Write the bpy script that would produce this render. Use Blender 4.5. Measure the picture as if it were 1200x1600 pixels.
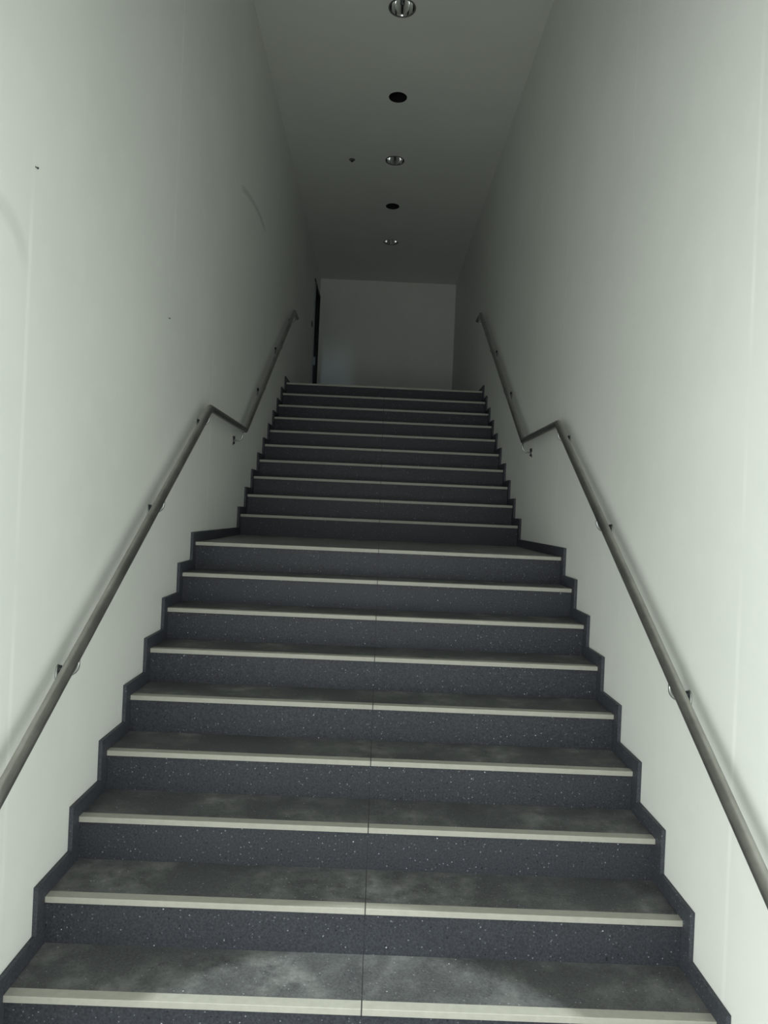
import bpy, bmesh, math
from mathutils import Vector, Matrix
from math import sin, cos, pi, radians, sqrt
scn = bpy.context.scene
COL = scn.collection
for o in list(bpy.data.objects): bpy.data.objects.remove(o)

# ------------------------------------------------------------------ camera
cam = bpy.data.cameras.new('camera'); camo = bpy.data.objects.new('camera', cam); COL.objects.link(camo)
YAW, PITCH, ROLL, FPX = 0.00882, 0.00116, 0.04301, 1111.3
fw = Vector((sin(YAW)*cos(PITCH), cos(YAW)*cos(PITCH), sin(PITCH)))
r0 = Vector((cos(YAW), -sin(YAW), 0)); u0 = r0.cross(fw)
rt = r0*cos(ROLL) + u0*sin(ROLL); up = -r0*sin(ROLL) + u0*cos(ROLL)
M = Matrix((rt, up, -fw)).transposed().to_4x4(); M.translation = Vector((-0.0165, -2.278, 1.611))
camo.matrix_world = M
cam.sensor_fit = 'VERTICAL'; cam.sensor_height = 36.0; cam.lens = 36.0*FPX/1600.0
cam.clip_start = 0.05
scn.camera = camo

# ------------------------------------------------------------------ exposure, world, lamps
vs = scn.view_settings
scn.display_settings.display_device = 'sRGB'
vs.view_transform = 'Standard'; vs.look = 'None'; vs.gamma = 1; vs.use_curve_mapping = False
vs.exposure = 0.0
w = bpy.data.worlds.new('world'); scn.world = w; w.use_nodes = True
w.node_tree.nodes['Background'].inputs[0].default_value = (0.80, 0.93, 0.90, 1)
w.node_tree.nodes['Background'].inputs[1].default_value = 0.15

def area(name, loc, target, sx, sy, power, color):
    l = bpy.data.lights.new(name, 'AREA'); l.shape = 'RECTANGLE'; l.size = sx; l.size_y = sy
    l.energy = power; l.color = color
    o = bpy.data.objects.new(name, l); COL.objects.link(o); o.location = loc
    o.rotation_euler = (Vector(target)-Vector(loc)).to_track_quat('-Z', 'Y').to_euler()
    return o
# added fill lamps standing in for daylight, back and both sides of the lobby
area('lobby_fill_back_left', (-1.75, -4.35, 1.0), (0.6, 3.5, 1.4), 1.7, 2.0, 80.0, (0.977, 0.998, 0.985))
area('lobby_fill_back_right', (1.75, -4.35, 1.0), (-0.6, 3.5, 1.4), 1.7, 2.0, 50.0, (0.977, 0.998, 0.985))
area('lobby_fill_left', (-2.85, -2.55, 0.95), (2.0, -2.3, 0.95), 2.6, 2.0, 108.0, (0.977, 0.998, 0.985))
area('lobby_fill_right', (2.85, -2.55, 0.95), (-2.0, -2.3, 0.95), 2.6, 2.0, 62.0, (0.977, 0.998, 0.985))
# cool light of the side room beyond the open door of the top landing
sr = bpy.data.lights.new('side_room_lamp', 'SPOT'); sr.energy = 20.0; sr.color = (0.58, 0.80, 1.0)
sr.spot_size = radians(25); sr.spot_blend = 1.0; sr.shadow_soft_size = 0.22
sro = bpy.data.objects.new('side_room_lamp', sr); COL.objects.link(sro); sro.location = (-3.0, 7.25, 4.75)
sro.rotation_euler = (Vector((-0.70, 9.9, 3.85))-Vector(sro.location)).to_track_quat('-Z', 'Y').to_euler()
# narrow ceiling spotlight over the lowest steps
sp = bpy.data.lights.new('ceiling_spot', 'SPOT'); sp.energy = 850.0; sp.color = (0.93, 1.0, 0.97)
sp.spot_size = 2*math.atan(0.95/5.5); sp.spot_blend = 0.06; sp.shadow_soft_size = 0.03
spo = bpy.data.objects.new('ceiling_spot', sp); COL.objects.link(spo); spo.location = (0.0, -0.62, 5.545)

# ------------------------------------------------------------------ dimensions
H, D, L = 0.17, 0.2708, 1.4138          # riser, going, half landing
W = 1.160                               # half width between walls
TSK = 0.017                             # skirting thickness
NT = 0.020                              # tread thickness
CE, END = 5.57, 9.90                    # ceiling height, end wall
TOPZ = 18*H + NT
FLO = -2*H + NT                         # lower floor
BACK = -0.85                            # where the stair walls open into the lobby
def yk(k): return k*D if k <= 8 else 8*D + L + (k-9)*D

# ------------------------------------------------------------------ materials
def mat(name):
    m = bpy.data.materials.new(name); m.use_nodes = True
    return m, m.node_tree, m.node_tree.nodes['Principled BSDF']
def N(nt, t, **kw):
    n = nt.nodes.new(t)
    for k, v in kw.items(): setattr(n, k, v)
    return n
def link(nt, a, b): nt.links.new(a, b)
def math_(nt, op, a, b=None, c=None, clamp=False):
    n = N(nt, 'ShaderNodeMath', operation=op, use_clamp=clamp)
    for i, v in enumerate((a, b, c)):
        if v is None: continue
        if isinstance(v, (int, float)): n.inputs[i].default_value = v
        else: link(nt, v, n.inputs[i])
    return n.outputs[0]
def mixc(nt, fac, a, b):
    n = N(nt, 'ShaderNodeMix', data_type='RGBA')
    for s, v in ((n.inputs[0], fac), (n.inputs[6], a), (n.inputs[7], b)):
        if isinstance(v, (int, float)): s.default_value = v
        elif isinstance(v, tuple): s.default_value = (*v, 1)
        else: link(nt, v, s)
    return n.outputs[2]
def ramp(nt, fac, lo, hi):
    n = N(nt, 'ShaderNodeMapRange'); link(nt, fac, n.inputs[0])
    n.inputs[1].default_value = lo; n.inputs[2].default_value = hi
    return n.outputs[0]
def noise(nt, vec, scale, detail=3, rough=.5):
    n = N(nt, 'ShaderNodeTexNoise'); n.inputs['Scale'].default_value = scale
    n.inputs['Detail'].default_value = detail; n.inputs['Roughness'].default_value = rough
    link(nt, vec, n.inputs['Vector']); return n.outputs['Fac']
def simple(name, col, rough=.6, metal=0.0, nscale=0, namp=.1):
    m, nt, b = mat(name)
    b.inputs['Roughness'].default_value = rough; b.inputs['Metallic'].default_value = metal
    if nscale:
        tc = N(nt, 'ShaderNodeTexCoord').outputs['Object']
        f = noise(nt, tc, nscale)
        lo = tuple(c*(1-namp) for c in col); hi = tuple(min(1, c*(1+namp)) for c in col)
        link(nt, mixc(nt, f, lo, hi), b.inputs['Base Color'])
    else: b.inputs['Base Color'].default_value = (*col, 1)
    return m

def wall_mat(name, seams, arcs=()):
    """painted plaster; seams = (y, z0, z1, strength) taped board joints, arcs = painted scallop shadows"""
    m, nt, b = mat(name)
    tc = N(nt, 'ShaderNodeTexCoord').outputs['Object']
    sep = N(nt, 'ShaderNodeSeparateXYZ'); link(nt, tc, sep.inputs[0])
    Y, Z = sep.outputs[1], sep.outputs[2]
    big = noise(nt, tc, 1.3, 4, .55); mid = noise(nt, tc, 7, 3, .5)
    col = mixc(nt, ramp(nt, big, .3, .7), (.785, .812, .770), (.830, .850, .810))
    col = mixc(nt, math_(nt, 'MULTIPLY', ramp(nt, mid, .52, .75), .35), col, (.86, .875, .84))
    wob = math_(nt, 'MULTIPLY', math_(nt, 'SUBTRACT', noise(nt, tc, 2.5), .5), .008)
    for (y, z0, z1, s) in seams:
        d = math_(nt, 'ABSOLUTE', math_(nt, 'SUBTRACT', math_(nt, 'ADD', Y, wob), y))
        a = math_(nt, 'SUBTRACT', 1.0, ramp(nt, d, .004, .016))
        a = math_(nt, 'MULTIPLY', a, ramp(nt, Z, z0, z0+.25)); 
        a = math_(nt, 'MULTIPLY', a, math_(nt, 'SUBTRACT', 1.0, ramp(nt, Z, z1-.25, z1)))
        br = ramp(nt, noise(nt, tc, 3.0, 2), .3, .6)
        a = math_(nt, 'MULTIPLY', math_(nt, 'MULTIPLY', a, s), br)
        col = mixc(nt, a, col, (.90, .92, .885))
    for (cy, cz, r, wd, y0, y1, z0, z1, s) in arcs:  # soft arched shadow edges painted into the wall colour
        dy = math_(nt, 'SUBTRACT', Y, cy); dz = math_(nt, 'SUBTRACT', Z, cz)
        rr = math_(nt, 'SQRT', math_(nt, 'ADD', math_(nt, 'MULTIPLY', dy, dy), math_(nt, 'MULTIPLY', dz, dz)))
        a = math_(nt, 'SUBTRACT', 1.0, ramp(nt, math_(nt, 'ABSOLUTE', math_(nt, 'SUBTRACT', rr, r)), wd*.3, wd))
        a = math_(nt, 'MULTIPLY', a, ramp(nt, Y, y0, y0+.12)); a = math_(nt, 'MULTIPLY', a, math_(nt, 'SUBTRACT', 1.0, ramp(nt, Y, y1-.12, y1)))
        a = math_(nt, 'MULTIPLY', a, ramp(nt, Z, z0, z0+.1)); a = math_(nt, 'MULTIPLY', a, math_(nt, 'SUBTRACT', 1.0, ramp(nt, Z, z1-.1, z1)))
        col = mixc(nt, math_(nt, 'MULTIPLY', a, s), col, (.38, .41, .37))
    link(nt, col, b.inputs['Base Color'])
    b.inputs['Roughness'].default_value = .62
    b.inputs['Specular IOR Level'].default_value = .3
    bp = N(nt, 'ShaderNodeBump'); bp.inputs['Strength'].default_value = .12; bp.inputs['Distance'].default_value = .004
    link(nt, mixc(nt, .35, noise(nt, tc, 3, 3), noise(nt, tc, 60, 2)), bp.inputs['Height']); link(nt, bp.outputs[0], b.inputs['Normal'])
    return m
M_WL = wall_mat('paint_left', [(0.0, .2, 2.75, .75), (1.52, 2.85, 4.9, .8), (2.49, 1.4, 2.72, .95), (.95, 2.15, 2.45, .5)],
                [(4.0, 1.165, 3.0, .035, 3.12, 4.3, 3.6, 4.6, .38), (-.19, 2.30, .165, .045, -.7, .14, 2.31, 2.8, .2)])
M_WR = wall_mat('paint_right', [(0.0, -.3, 4.6, .75), (2.40, 1.4, 4.3, .5), (3.22, 2.4, 5.0, .4), (5.1, 3.0, 5.0, .3), (1.2, 3.2, 4.6, .3)])
M_WE = wall_mat('paint_end', [])
M_CE = simple('ceiling_paint', (.80, .825, .775), .75, 0, 1.5, .05)

def terrazzo(name, tread, gain=1.0, dusty=0.0):
    m, nt, b = mat(name)
    tc = N(nt, 'ShaderNodeTexCoord').outputs['Object']
    sep = N(nt, 'ShaderNodeSeparateXYZ'); link(nt, tc, sep.inputs[0]); X = sep.outputs[0]
    fine = noise(nt, tc, 130, 3, .7); cloud = noise(nt, tc, 3.2, 5, .6)
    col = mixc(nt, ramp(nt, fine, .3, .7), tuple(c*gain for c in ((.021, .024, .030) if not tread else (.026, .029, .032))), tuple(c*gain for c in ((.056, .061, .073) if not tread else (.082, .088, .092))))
    # small stone chips
    for sc, th, rad, c in ((36, .93, .11, (.50, .53, .55)), (62, .84, .20, (.22, .24, .27)), (80, .84, .25, (.13, .14, .16)), (50, .86, .2, (.010, .010, .015))):
        v = N(nt, 'ShaderNodeTexVoronoi'); v.inputs['Scale'].default_value = sc; link(nt, tc, v.inputs['Vector'])
        sc_ = N(nt, 'ShaderNodeSeparateColor'); link(nt, v.outputs['Color'], sc_.inputs[0])
        pick = math_(nt, 'GREATER_THAN', sc_.outputs[0], th)
        dot = math_(nt, 'SUBTRACT', 1.0, ramp(nt, v.outputs['Distance'], rad*.6, rad))
        col = mixc(nt, math_(nt, 'MULTIPLY', pick, dot), col, c)
    if tread:
        # plaster dust trodden into the surface
        dust = ramp(nt, cloud, .42, .68)
        d2 = ramp(nt, noise(nt, tc, 11, 5, .65), .36, .66)
        a = math_(nt, 'MULTIPLY', math_(nt, 'ADD', math_(nt, 'MULTIPLY', dust, d2), .12+dusty), .46)
        col = mixc(nt, a, col, (.39, .40, .385))
    # joint between the two slabs
    j = math_(nt, 'LESS_THAN', math_(nt, 'ABSOLUTE', X), .0016 if tread else .0008)
    col = mixc(nt, math_(nt, 'MULTIPLY', j, .8), col, (.012, .012, .014))
    link(nt, col, b.inputs['Base Color'])
    if tread:
        link(nt, math_(nt, 'ADD', .40, math_(nt, 'MULTIPLY', cloud, .25)), b.inputs['Roughness'])
    else: b.inputs['Roughness'].default_value = .5; b.inputs['Specular IOR Level'].default_value = .25
    bp = N(nt, 'ShaderNodeBump'); bp.inputs['Strength'].default_value = .15; bp.inputs['Distance'].default_value = .002
    link(nt, fine, bp.inputs['Height']); link(nt, bp.outputs[0], b.inputs['Normal'])
    return m
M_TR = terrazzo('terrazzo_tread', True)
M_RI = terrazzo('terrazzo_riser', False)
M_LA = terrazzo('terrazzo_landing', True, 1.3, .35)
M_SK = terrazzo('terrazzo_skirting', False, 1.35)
M_NO = simple('nosing_insert', (.37, .37, .325), .6, 0, 40, .12)
M_FL = simple('screed_floor', (.40, .41, .39), .5, 0, 6, .2)

def steel():
    m, nt, b = mat('satin_steel')
    tc = N(nt, 'ShaderNodeTexCoord').outputs['Object']
    mp = N(nt, 'ShaderNodeMapping'); mp.inputs['Scale'].default_value = (6, 5, 5); link(nt, tc, mp.inputs[0])
    n1 = noise(nt, mp.outputs[0], 1.2, 4, .6)
    col = mixc(nt, ramp(nt, n1, .3, .7), (.30, .30, .285), (.47, .47, .44))
    link(nt, col, b.inputs['Base Color']); b.inputs['Metallic'].default_value = .95
    link(nt, math_(nt, 'ADD', .33, math_(nt, 'MULTIPLY', n1, .08)), b.inputs['Roughness'])
    return m
M_ST = steel()
M_BR = simple('bracket_steel', (.40, .42, .41), .32, 1.0)
M_BO = simple('dark_bolt', (.05, .055, .06), .35, .6)
M_CH = simple('mirror_reflector', (.90, .91, .90), .07, 1.0)
M_RG = simple('lamp_rim', (.16, .165, .155), .45, .3)
M_BK = simple('black_housing', (.006, .006, .007), .8)
M_LP = simple('lamp_tube_glass', (.75, .77, .74), .25)
M_DF = simple('door_paint', (.012, .014, .018), .55, 0)
M_FR = simple('door_frame_paint', (.30, .34, .38), .45, 0)
M_SW = simple('switch_plastic', (.05, .05, .05), .5, 0)

# ------------------------------------------------------------------ mesh helpers
def obj(name, bm, m, parent=None, bevel=0, smooth=False):
    bmesh.ops.recalc_face_normals(bm, faces=bm.faces)
    me = bpy.data.meshes.new(name); bm.to_mesh(me); bm.free()
    me.materials.append(m)
    if smooth:
        for p in me.polygons: p.use_smooth = True
    o = bpy.data.objects.new(name, me); COL.objects.link(o)
    if parent is not None: o.parent = parent
    if bevel:
        md = o.modifiers.new('bevel', 'BEVEL'); md.width = bevel; md.segments = 2; md.limit_method = 'ANGLE'
    return o
def bx(bm, x0, x1, y0, y1, z0, z1):
    v = [bm.verts.new((x, y, z)) for x in (x0, x1) for y in (y0, y1) for z in (z0, z1)]
    for f in ((0, 1, 3, 2), (4, 6, 7, 5), (0, 4, 5, 1), (2, 3, 7, 6), (0, 2, 6, 4), (1, 5, 7, 3)):
        bm.faces.new([v[i] for i in f])
def box(*a):
    bm = bmesh.new(); bx(bm, *a); return bm
def prism_x(pts, x0, x1):
    bm = bmesh.new()
    a = [bm.verts.new((x0, y, z)) for y, z in pts]; b = [bm.verts.new((x1, y, z)) for y, z in pts]
    bm.faces.new(a); bm.faces.new(b[::-1]); n = len(pts)
    for i in range(n): bm.faces.new((a[i], a[(i+1) % n], b[(i+1) % n], b[i]))
    return bm
def tube(bm, pts, r, seg=20, cap=True, ref=Vector((1, 0, 0))):
    """mitred sweep along pts"""
    P = [Vector(p) for p in pts]; rings = []
    for i, p in enumerate(P):
        d0 = (p-P[i-1]).normalized() if i else (P[1]-p).normalized()
        d1 = (P[i+1]-p).normalized() if i < len(P)-1 else d0
        if not i: d0 = d1
        n = (d0+d1).normalized()
        side = ref - d0*ref.dot(d0)
        if side.length < .1: side = Vector((0, 0, 1)) - d0*d0.z
        side.normalize(); oth = d0.cross(side)
        ring = []
        for k in range(seg):
            a = 2*pi*k/seg; q = p + side*(r*cos(a)) + oth*(r*sin(a))
            t = (p-q).dot(n)/d0.dot(n)
            ring.append(bm.verts.new(q + d0*t))
        rings.append(ring)
    for a, b in zip(rings, rings[1:]):
        for k in range(seg): bm.faces.new((a[k], a[(k+1) % seg], b[(k+1) % seg], b[k]))
    if cap: bm.faces.new(rings[0][::-1]); bm.faces.new(rings[-1])
    return bm
def lathe(bm, prof, seg=40, closed_top=False, c=(0, 0, 0)):
    rings = [[bm.verts.new((c[0]+r*cos(2*pi*k/seg), c[1]+r*sin(2*pi*k/seg), c[2]+z)) for k in range(seg)] for r, z in prof]
    for a, b in zip(rings, rings[1:]):
        for k in range(seg): bm.faces.new((a[k], a[(k+1) % seg], b[(k+1) % seg], b[k]))
    if closed_top: bm.faces.new(rings[-1])
    return bm
def empty(name, loc=(0, 0, 0)):
    o = bpy.data.objects.new(name, None); COL.objects.link(o); o.location = loc; o.empty_display_size = .1
    return o
def tag(o, label, cat, group=None):
    o['label'] = label; o['category'] = cat
    if group: o['group'] = group
    return o
def struct(name, bm, m, parent=None, **kw):
    o = obj(name, bm, m, parent, **kw)
    if parent is None: o['kind'] = 'structure'
    return o

# ------------------------------------------------------------------ room shell
TH = .14
DY0, DY1, DZ = 9.03, 9.86, 5.22                # doorway in the left wall of the top landing
bm = bmesh.new()
bx(bm, -W-TH, -W, BACK, DY0, -.6, CE+.25)
bx(bm, -W-TH, -W, DY0, DY1, DZ, CE+.25)
bx(bm, -W-TH, -W, DY1, END+TH, -.6, CE+.25)
bx(bm, -W-TH, -W, DY0, DY1, -.6, TOPZ-.001)
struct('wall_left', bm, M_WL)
struct('wall_right', box(W, W+TH, BACK, END+TH, -.6, CE+.25), M_WR)
struct('wall_far', box(-W, W, END, END+TH, TOPZ-.3, CE+.25), M_WE)
# unseen lobby at the stair foot, openings and pier shaped for the fill lamps
LX, LY, LC = 2.8, -4.3, 3.1
bm = bmesh.new()
bx(bm, -LX-TH, -W-TH, BACK-TH, BACK, -.6, LC+.15); bx(bm, W+TH, LX+TH, BACK-TH, BACK, -.6, LC+.15)
bx(bm, -W-TH, W+TH, BACK-TH, BACK, LC, CE+.25)
struct('wall_near', bm, M_WE)
bm = bmesh.new()
bx(bm, -LX-TH, LX+TH, LY-TH, LY, 2.05, LC+.15); bx(bm, -LX-TH, LX+TH, LY-TH, LY, -.6, -.05)
bx(bm, -LX-TH, -2.65, LY-TH, LY, -.05, 2.05); bx(bm, 2.65, LX+TH, LY-TH, LY, -.05, 2.05); bx(bm, -.85, .85, LY-TH, LY, -.05, 2.05)
struct('wall_lobby_back', bm, M_WE)
for s_, nm in ((-1, 'wall_lobby_left'), (1, 'wall_lobby_right')):
    bm = bmesh.new(); xa, xb = sorted((s_*LX, s_*(LX+TH)))
    bx(bm, xa, xb, LY, BACK-TH, 2.0, LC+.15); bx(bm, xa, xb, LY, BACK-TH, -.6, -.1)
    bx(bm, xa, xb, LY, -3.9, -.1, 2.0); bx(bm, xa, xb, -1.2, BACK-TH, -.1, 2.0)
    struct(nm, bm, M_WE)
struct('ceiling_lobby', box(-LX-TH, LX+TH, LY-TH, BACK-TH, LC, LC+.15), M_CE)
bm = bmesh.new(); bx(bm, -LX, LX, LY, BACK, FLO-.2, FLO); bx(bm, -W, W, BACK, -D+.012, FLO-.2, FLO)
struct('floor', bm, M_FL)
# side room beyond the open door
bm = bmesh.new()
bx(bm, -3.5, -3.38, 6.2, END+TH, TOPZ-.1, CE); bx(bm, -3.5, -W-TH, 6.1, 6.2, TOPZ-.1, CE)
bx(bm, -3.5, -W-TH, END+.02, END+TH, TOPZ-.1, CE)
struct('wall_side_room', bm, M_WE)
struct('floor_side_room', box(-3.5, -W-TH, 6.1, END+TH, TOPZ-.2, TOPZ), M_FL)
struct('ceiling_side_room', box(-3.5, -W-TH, 6.1, END+TH, CE, CE+.1), M_CE)

# ceiling: a slab with a round cut-out at every fitting
FIT = [(-.62, 'hole'), (.90, 'lamp'), (2.10, 'hole'), (3.29, 'lamp'), (4.49, 'hole'), (5.71, 'lamp'), (6.90, 'hole'), (8.12, 'lamp')]
RL, RH = .100, .082
bm = bmesh.new(); CT = .03; q = .16
edge = BACK
def slab(x0, x1, y0, y1): bx(bm, x0, x1, y0, y1, CE, CE+CT)
for (cy, kind) in FIT:
    cx = 0.0 if cy == -.62 else 0.006; r = RL if kind == 'lamp' else RH
    slab(-W, W, edge, cy-q); slab(-W, cx-q, cy-q, cy+q); slab(cx+q, W, cy-q, cy+q)
    seg = 48; inner = []; outer = []
    for z in (CE, CE+CT):
        inner.append([bm.verts.new((cx+r*cos(2*pi*k/seg), cy+r*sin(2*pi*k/seg), z)) for k in range(seg)])
        oo = []
        for k in range(seg):
            c_, s_ = cos(2*pi*k/seg), sin(2*pi*k/seg); t = q/max(abs(c_), abs(s_))
            oo.append(bm.verts.new((cx+t*c_, cy+t*s_, z)))
        outer.append(oo)
    for z in (0, 1):
        for k in range(seg): bm.faces.new((inner[z][k], inner[z][(k+1) % seg], outer[z][(k+1) % seg], outer[z][k]))
    for k in range(seg): bm.faces.new((inner[0][k], inner[1][k], inner[1][(k+1) % seg], inner[0][(k+1) % seg]))
    edge = cy+q
slab(-W, W, edge, END)
struct('ceiling', bm, M_CE)
struct('ceiling_deck', box(-W, W, BACK, END, CE+.2, CE+.25), M_BK)

# ------------------------------------------------------------------ staircase
st = empty('staircase', (0, 0, FLO))
tag(st, 'dark speckled terrazzo staircase climbing in two flights with a landing, pale strips on every step', 'staircase')
IW = W - TSK - .0005
oz = -FLO                                             # children are placed relative to the base
def part(name, bm, m, parent=st, **kw):
    o = obj(name, bm, m, None, **kw); o.parent = parent
    o.matrix_parent_inverse = Matrix.Translation((0, 0, -FLO)) if parent is st else Matrix.Identity(4)
    return o
for k in range(-1, 19):
    y0, z0 = yk(k), k*H
    y1 = (yk(k+1)+.03) if k < 18 else END-.001
    nm = 'tread' if k not in (8, 18) else 'landing_slab'
    NW, NH = .040, .0195
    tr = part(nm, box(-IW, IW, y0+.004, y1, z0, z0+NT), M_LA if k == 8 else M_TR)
    for s in (-1, 1):
        xa, xb = (-IW, -.0022) if s < 0 else (.0022, IW)
        pts = [(y0, z0), (y0+.0055, z0), (y0+.0055, z0+NT-.002), (y0+NW, z0+NT-.002), (y0+NW, z0+NT+.0012), (y0+.0012, z0+NT+.0012), (y0, z0+NT)]
        n_ = obj('nosing_strip', prism_x(pts, xa, xb), M_NO, tr)
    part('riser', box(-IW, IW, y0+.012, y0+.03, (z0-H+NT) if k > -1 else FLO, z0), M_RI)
tr = None

# stepped skirting on both walls, running on along the top landing
a_, b_ = .056, .0815
def skirting():
    top = [(BACK, FLO), (BACK, FLO+b_-NT)]
    top = [(BACK+.001, FLO+.0815-NT)]
    for k in range(-1, 19):
        y = yk(k)-a_
        top += [(y, (k-1)*H+b_), (y, k*H+b_)]
    return top
def skirt_poly(yend):
    top = skirting() + [(yend, 18*H+b_)]
    top[0] = (BACK+.001, -2*H+b_); 
    low = []
    for k in range(18, -2, -1):
        y = yk(k)+.06
        low += [(y, k*H-.05), (y, (k-1)*H-.05)]
    return top + [(yend, 18*H-.05)] + low + [(BACK+.001, -2*H-.05)]
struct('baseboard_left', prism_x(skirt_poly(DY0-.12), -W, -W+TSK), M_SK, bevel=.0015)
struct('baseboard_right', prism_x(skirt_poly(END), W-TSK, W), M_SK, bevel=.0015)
struct('baseboard_far', box(-W+.02, W-TSK, END-.015, END, TOPZ, TOPZ+.06), M_RI)

# ------------------------------------------------------------------ handrails
def handrail(side, label):
    root = empty('handrail', (side*(W-.075), -.6, .5)); tag(root, label, 'handrail', 'steel handrails on the stair walls')
    inv = Matrix.Translation((-side*(W-.075), .6, -.5))
    xr = side*(W-.075); y1, z1 = 2.16, 2.215
    zf = lambda y: z1+.628*(y-y1)
    y2 = 3.33 if side < 0 else 3.22
    y3 = 6.02; z3 = z1+.628*(y3-y2)
    bm = bmesh.new()
    pts = [(xr, -.80, zf(-.55)), (xr, -.55, zf(-.55)), (xr, y1, z1), (xr, y2, z1), (xr, y3, z3), (xr, y3+.27, z3)]
    tube(bm, pts, .0215, 24)
    r = obj('rail', bm, M_ST, root); r.matrix_parent_inverse = inv
    for p in r.data.polygons: p.use_smooth = len(p.vertices) == 4
    r.data.set_sharp_from_angle(angle=radians(25)) if hasattr(r.data, 'set_sharp_from_angle') else None
    def zr(y):
        if y < y1: return zf(y)
        if y < y2: return z1
        return z1+.628*(y-y2) if y < y3 else z3
    for y in (-.62, .33, 1.28, 2.14, 3.23, 4.19, 5.13, 6.10):
        z = zr(y); zb = z-.095
        bm = bmesh.new()
        # wall plate
        v = lathe(bmesh.new(), [(0.0001, 0), (.021, 0), (.021, .004), (.018, .006), (.0001, .006)], 24)
        R = Matrix.Translation((side*W, y, zb)) @ Matrix.Rotation(-side*pi/2, 4, 'Y') @ Matrix.Diagonal((1.75, 1, 1, 1))
        bmesh.ops.transform(v, matrix=R, verts=v.verts)
        tmp = bpy.data.meshes.new('t'); v.to_mesh(tmp); v.free(); bm.from_mesh(tmp); bpy.data.meshes.remove(tmp)
        # curved arm out of the wall and up to the rail
        arc = [(side*(W-.003), y, zb)] + [(side*(W-.035-.04*sin(t*pi/12)), y, zb+.04*(1-cos(t*pi/12))) for t in range(0, 7)] + [(xr, y, z-.018)]
        tube(bm, arc, .0062, 12, ref=Vector((0, 1, 0)))
        # saddle under the rail
        bx(bm, xr-.012, xr+.012, y-.028, y+.028, z-.026, z-.019) if y1 < y < y2 or y > y3 else None
        br = obj('bracket', bm, M_BR, root); br.matrix_parent_inverse = inv
        for p in br.data.polygons: p.use_smooth = len(p.vertices) == 4 and p.area < .0004
        for dz, rb in ((.021, .0130), (-.019, .0095)):
            bb = lathe(bmesh.new(), [(0.0001, 0), (rb, 0), (rb, .008), (rb*.7, .012), (0.0001, .013)], 16)
            bmesh.ops.transform(bb, matrix=Matrix.Translation((side*(W-.005), y, zb+dz)) @ Matrix.Rotation(-side*pi/2, 4, 'Y'), verts=bb.verts)
            obj('bolt', bb, M_BO, br, smooth=False)
    return root
handrail(-1, 'brushed steel tube handrail on the left wall, beside the dark doorway')
handrail(1, 'brushed steel tube handrail on the right-hand white wall')

# ------------------------------------------------------------------ ceiling fittings
def downlight(cx, cy, label):
    root = empty('downlight', (cx, cy, CE)); tag(root, label, 'ceiling light', 'mirrored round downlights')
    obj('trim_ring', lathe(bmesh.new(), [(RL-.004, .001), (RL+.008, .0), (RL+.008, -.003), (RL-.003, -.005), (RL-.006, .0), (RL-.004, .001)], 48), M_RG, root, smooth=True)
    prof = [(RL-.005 - .048*(t/10)**1.6, -.001+.135*t/10) for t in range(11)]
    obj('reflector', lathe(bmesh.new(), prof + [(.03, .136)], 64), M_CH, root, smooth=True)
    obj('housing', lathe(bmesh.new(), [(RL-.001, .002), (RL-.001, .16), (.001, .161)], 40), M_BK, root)
    b = lathe(bmesh.new(), [(.001, .062), (.010, .062), (.015, .068), (.015, .100), (.026, .106), (.026, .150), (.001, .150)], 24)
    obj('lamp_holder', b, M_BO, root)
    return root
def socket(cx, cy, label):
    root = empty('ceiling_socket', (cx, cy, CE)); tag(root, label, 'ceiling opening', 'black round openings in the ceiling')
    obj('housing', lathe(bmesh.new(), [(RH-.002, .001), (RH-.002, .12), (.001, .121)], 40), M_BK, root)
    obj('rim', lathe(bmesh.new(), [(RH-.004, .004), (RH-.004, -.002), (RH+.004, -.003), (RH+.005, 0)], 48), M_BK, root, smooth=True)
    return root
LB = {3.29: 'bright mirrored downlight in the ceiling, nearest, cut by the top of the picture',
      5.71: 'small mirrored downlight between the two black ceiling openings, middle of three',
      8.12: 'farthest mirrored downlight, a thin bright gleam before the end wall',
      .90: 'mirrored downlight in the ceiling above the lower flight',
      4.49: 'larger black round opening in the ceiling, nearer of the two',
      6.90: 'smaller black round opening in the ceiling, farther of the two'}
for cy, kind in FIT:
    cx = 0.0 if cy == -.62 else .006
    if kind == 'lamp': downlight(cx, cy, LB[cy])
    else: socket(cx, cy, LB.get(cy, 'black round ceiling opening above the lower flight' if cy > 0 else 'black round ceiling opening above the lowest step'))

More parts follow.
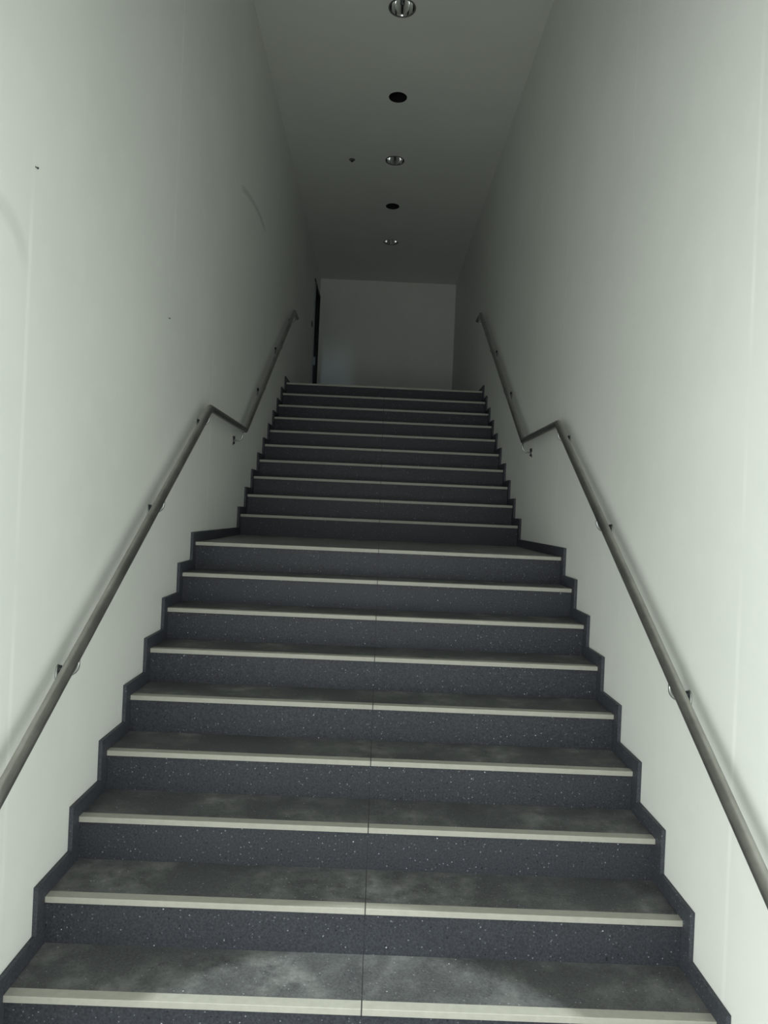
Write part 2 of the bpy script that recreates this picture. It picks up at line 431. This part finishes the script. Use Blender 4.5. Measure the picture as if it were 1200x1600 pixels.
s = empty('sprinkler_head', (-.475, 5.73, CE)); tag(s, 'small dark sprinkler head in the ceiling left of the middle downlight', 'sprinkler')
obj('cover_plate', lathe(bmesh.new(), [(.034, 0), (.034, -.004), (.026, -.010), (.012, -.011), (.001, -.011)], 28), M_RG, s, smooth=True)
obj('nozzle', lathe(bmesh.new(), [(.009, -.008), (.009, -.014), (.005, -.017), (.005, -.021), (.013, -.022), (.013, -.024), (.001, -.024)], 20), M_BO, s)

# ------------------------------------------------------------------ open door on the top landing
dr = empty('door_1', (-W, (DY0+DY1)/2, TOPZ)); dr['kind'] = 'structure'
dinv = Matrix.Translation((W, -(DY0+DY1)/2, -TOPZ))
def dpart(name, bm, m, **kw):
    o = obj(name, bm, m, dr, **kw); o.matrix_parent_inverse = dinv; return o
bm = bmesh.new()
bx(bm, -W-TH-.012, -W+.012, DY0, DY0+.035, TOPZ, DZ); bx(bm, -W-TH-.012, -W+.012, DY0-.115, DY0, TOPZ, DZ+.0)
dpart('door_frame', bm, M_FR, bevel=.002)
bm = bmesh.new()
bx(bm, -W-TH-.012, -W+.010, DY1-.035, DY1, TOPZ, DZ); bx(bm, -W-TH-.012, -W+.012, DY0-.115, DY1, DZ-.035, DZ+.03)
dpart('door_lining', bm, M_DF, bevel=.002)
lf = dpart('door_leaf', box(-W-TH-.80, -W-.02, DY1-.078, DY1-.038, TOPZ+.008, DZ-.04), M_DF, bevel=.002)
obj('lock_plate', box(-W-.060, -W-.025, DY1-.082, DY1-.078, TOPZ+.98, TOPZ+1.12), M_FR, lf)

swo = empty('wall_switch', (-W, 8.72, TOPZ+1.40)); tag(swo, 'small dark switch on the left wall just before the doorway', 'switch')
obj('backplate', box(0, .009, -.05, .05, -.045, .045), M_SW, swo, bevel=.002)
obj('rocker', box(.009, .014, -.028, .028, -.03, .03), M_BO, swo, bevel=.001)

# dark fixing screws left in the left wall
def screw(y, z, label):
    b = bmesh.new(); tube(b, [(-W-.002, y, z), (-W+.007, y+.002, z-.004)], .0018, 10, ref=Vector((0, 0, 1)))
    tube(b, [(-W+.0065, y+.002, z-.004), (-W+.009, y+.0025, z-.005)], .0032, 12, ref=Vector((0, 0, 1)))
    tag(obj('screw', b, M_BO), label, 'screw', 'dark screws in the left wall')
screw(1.474, 2.589, 'tiny dark screw in the left wall, midway up, above the handrail')
screw(0.01, 2.672, 'tiny dark screw near the upper end of the leftmost wall joint')
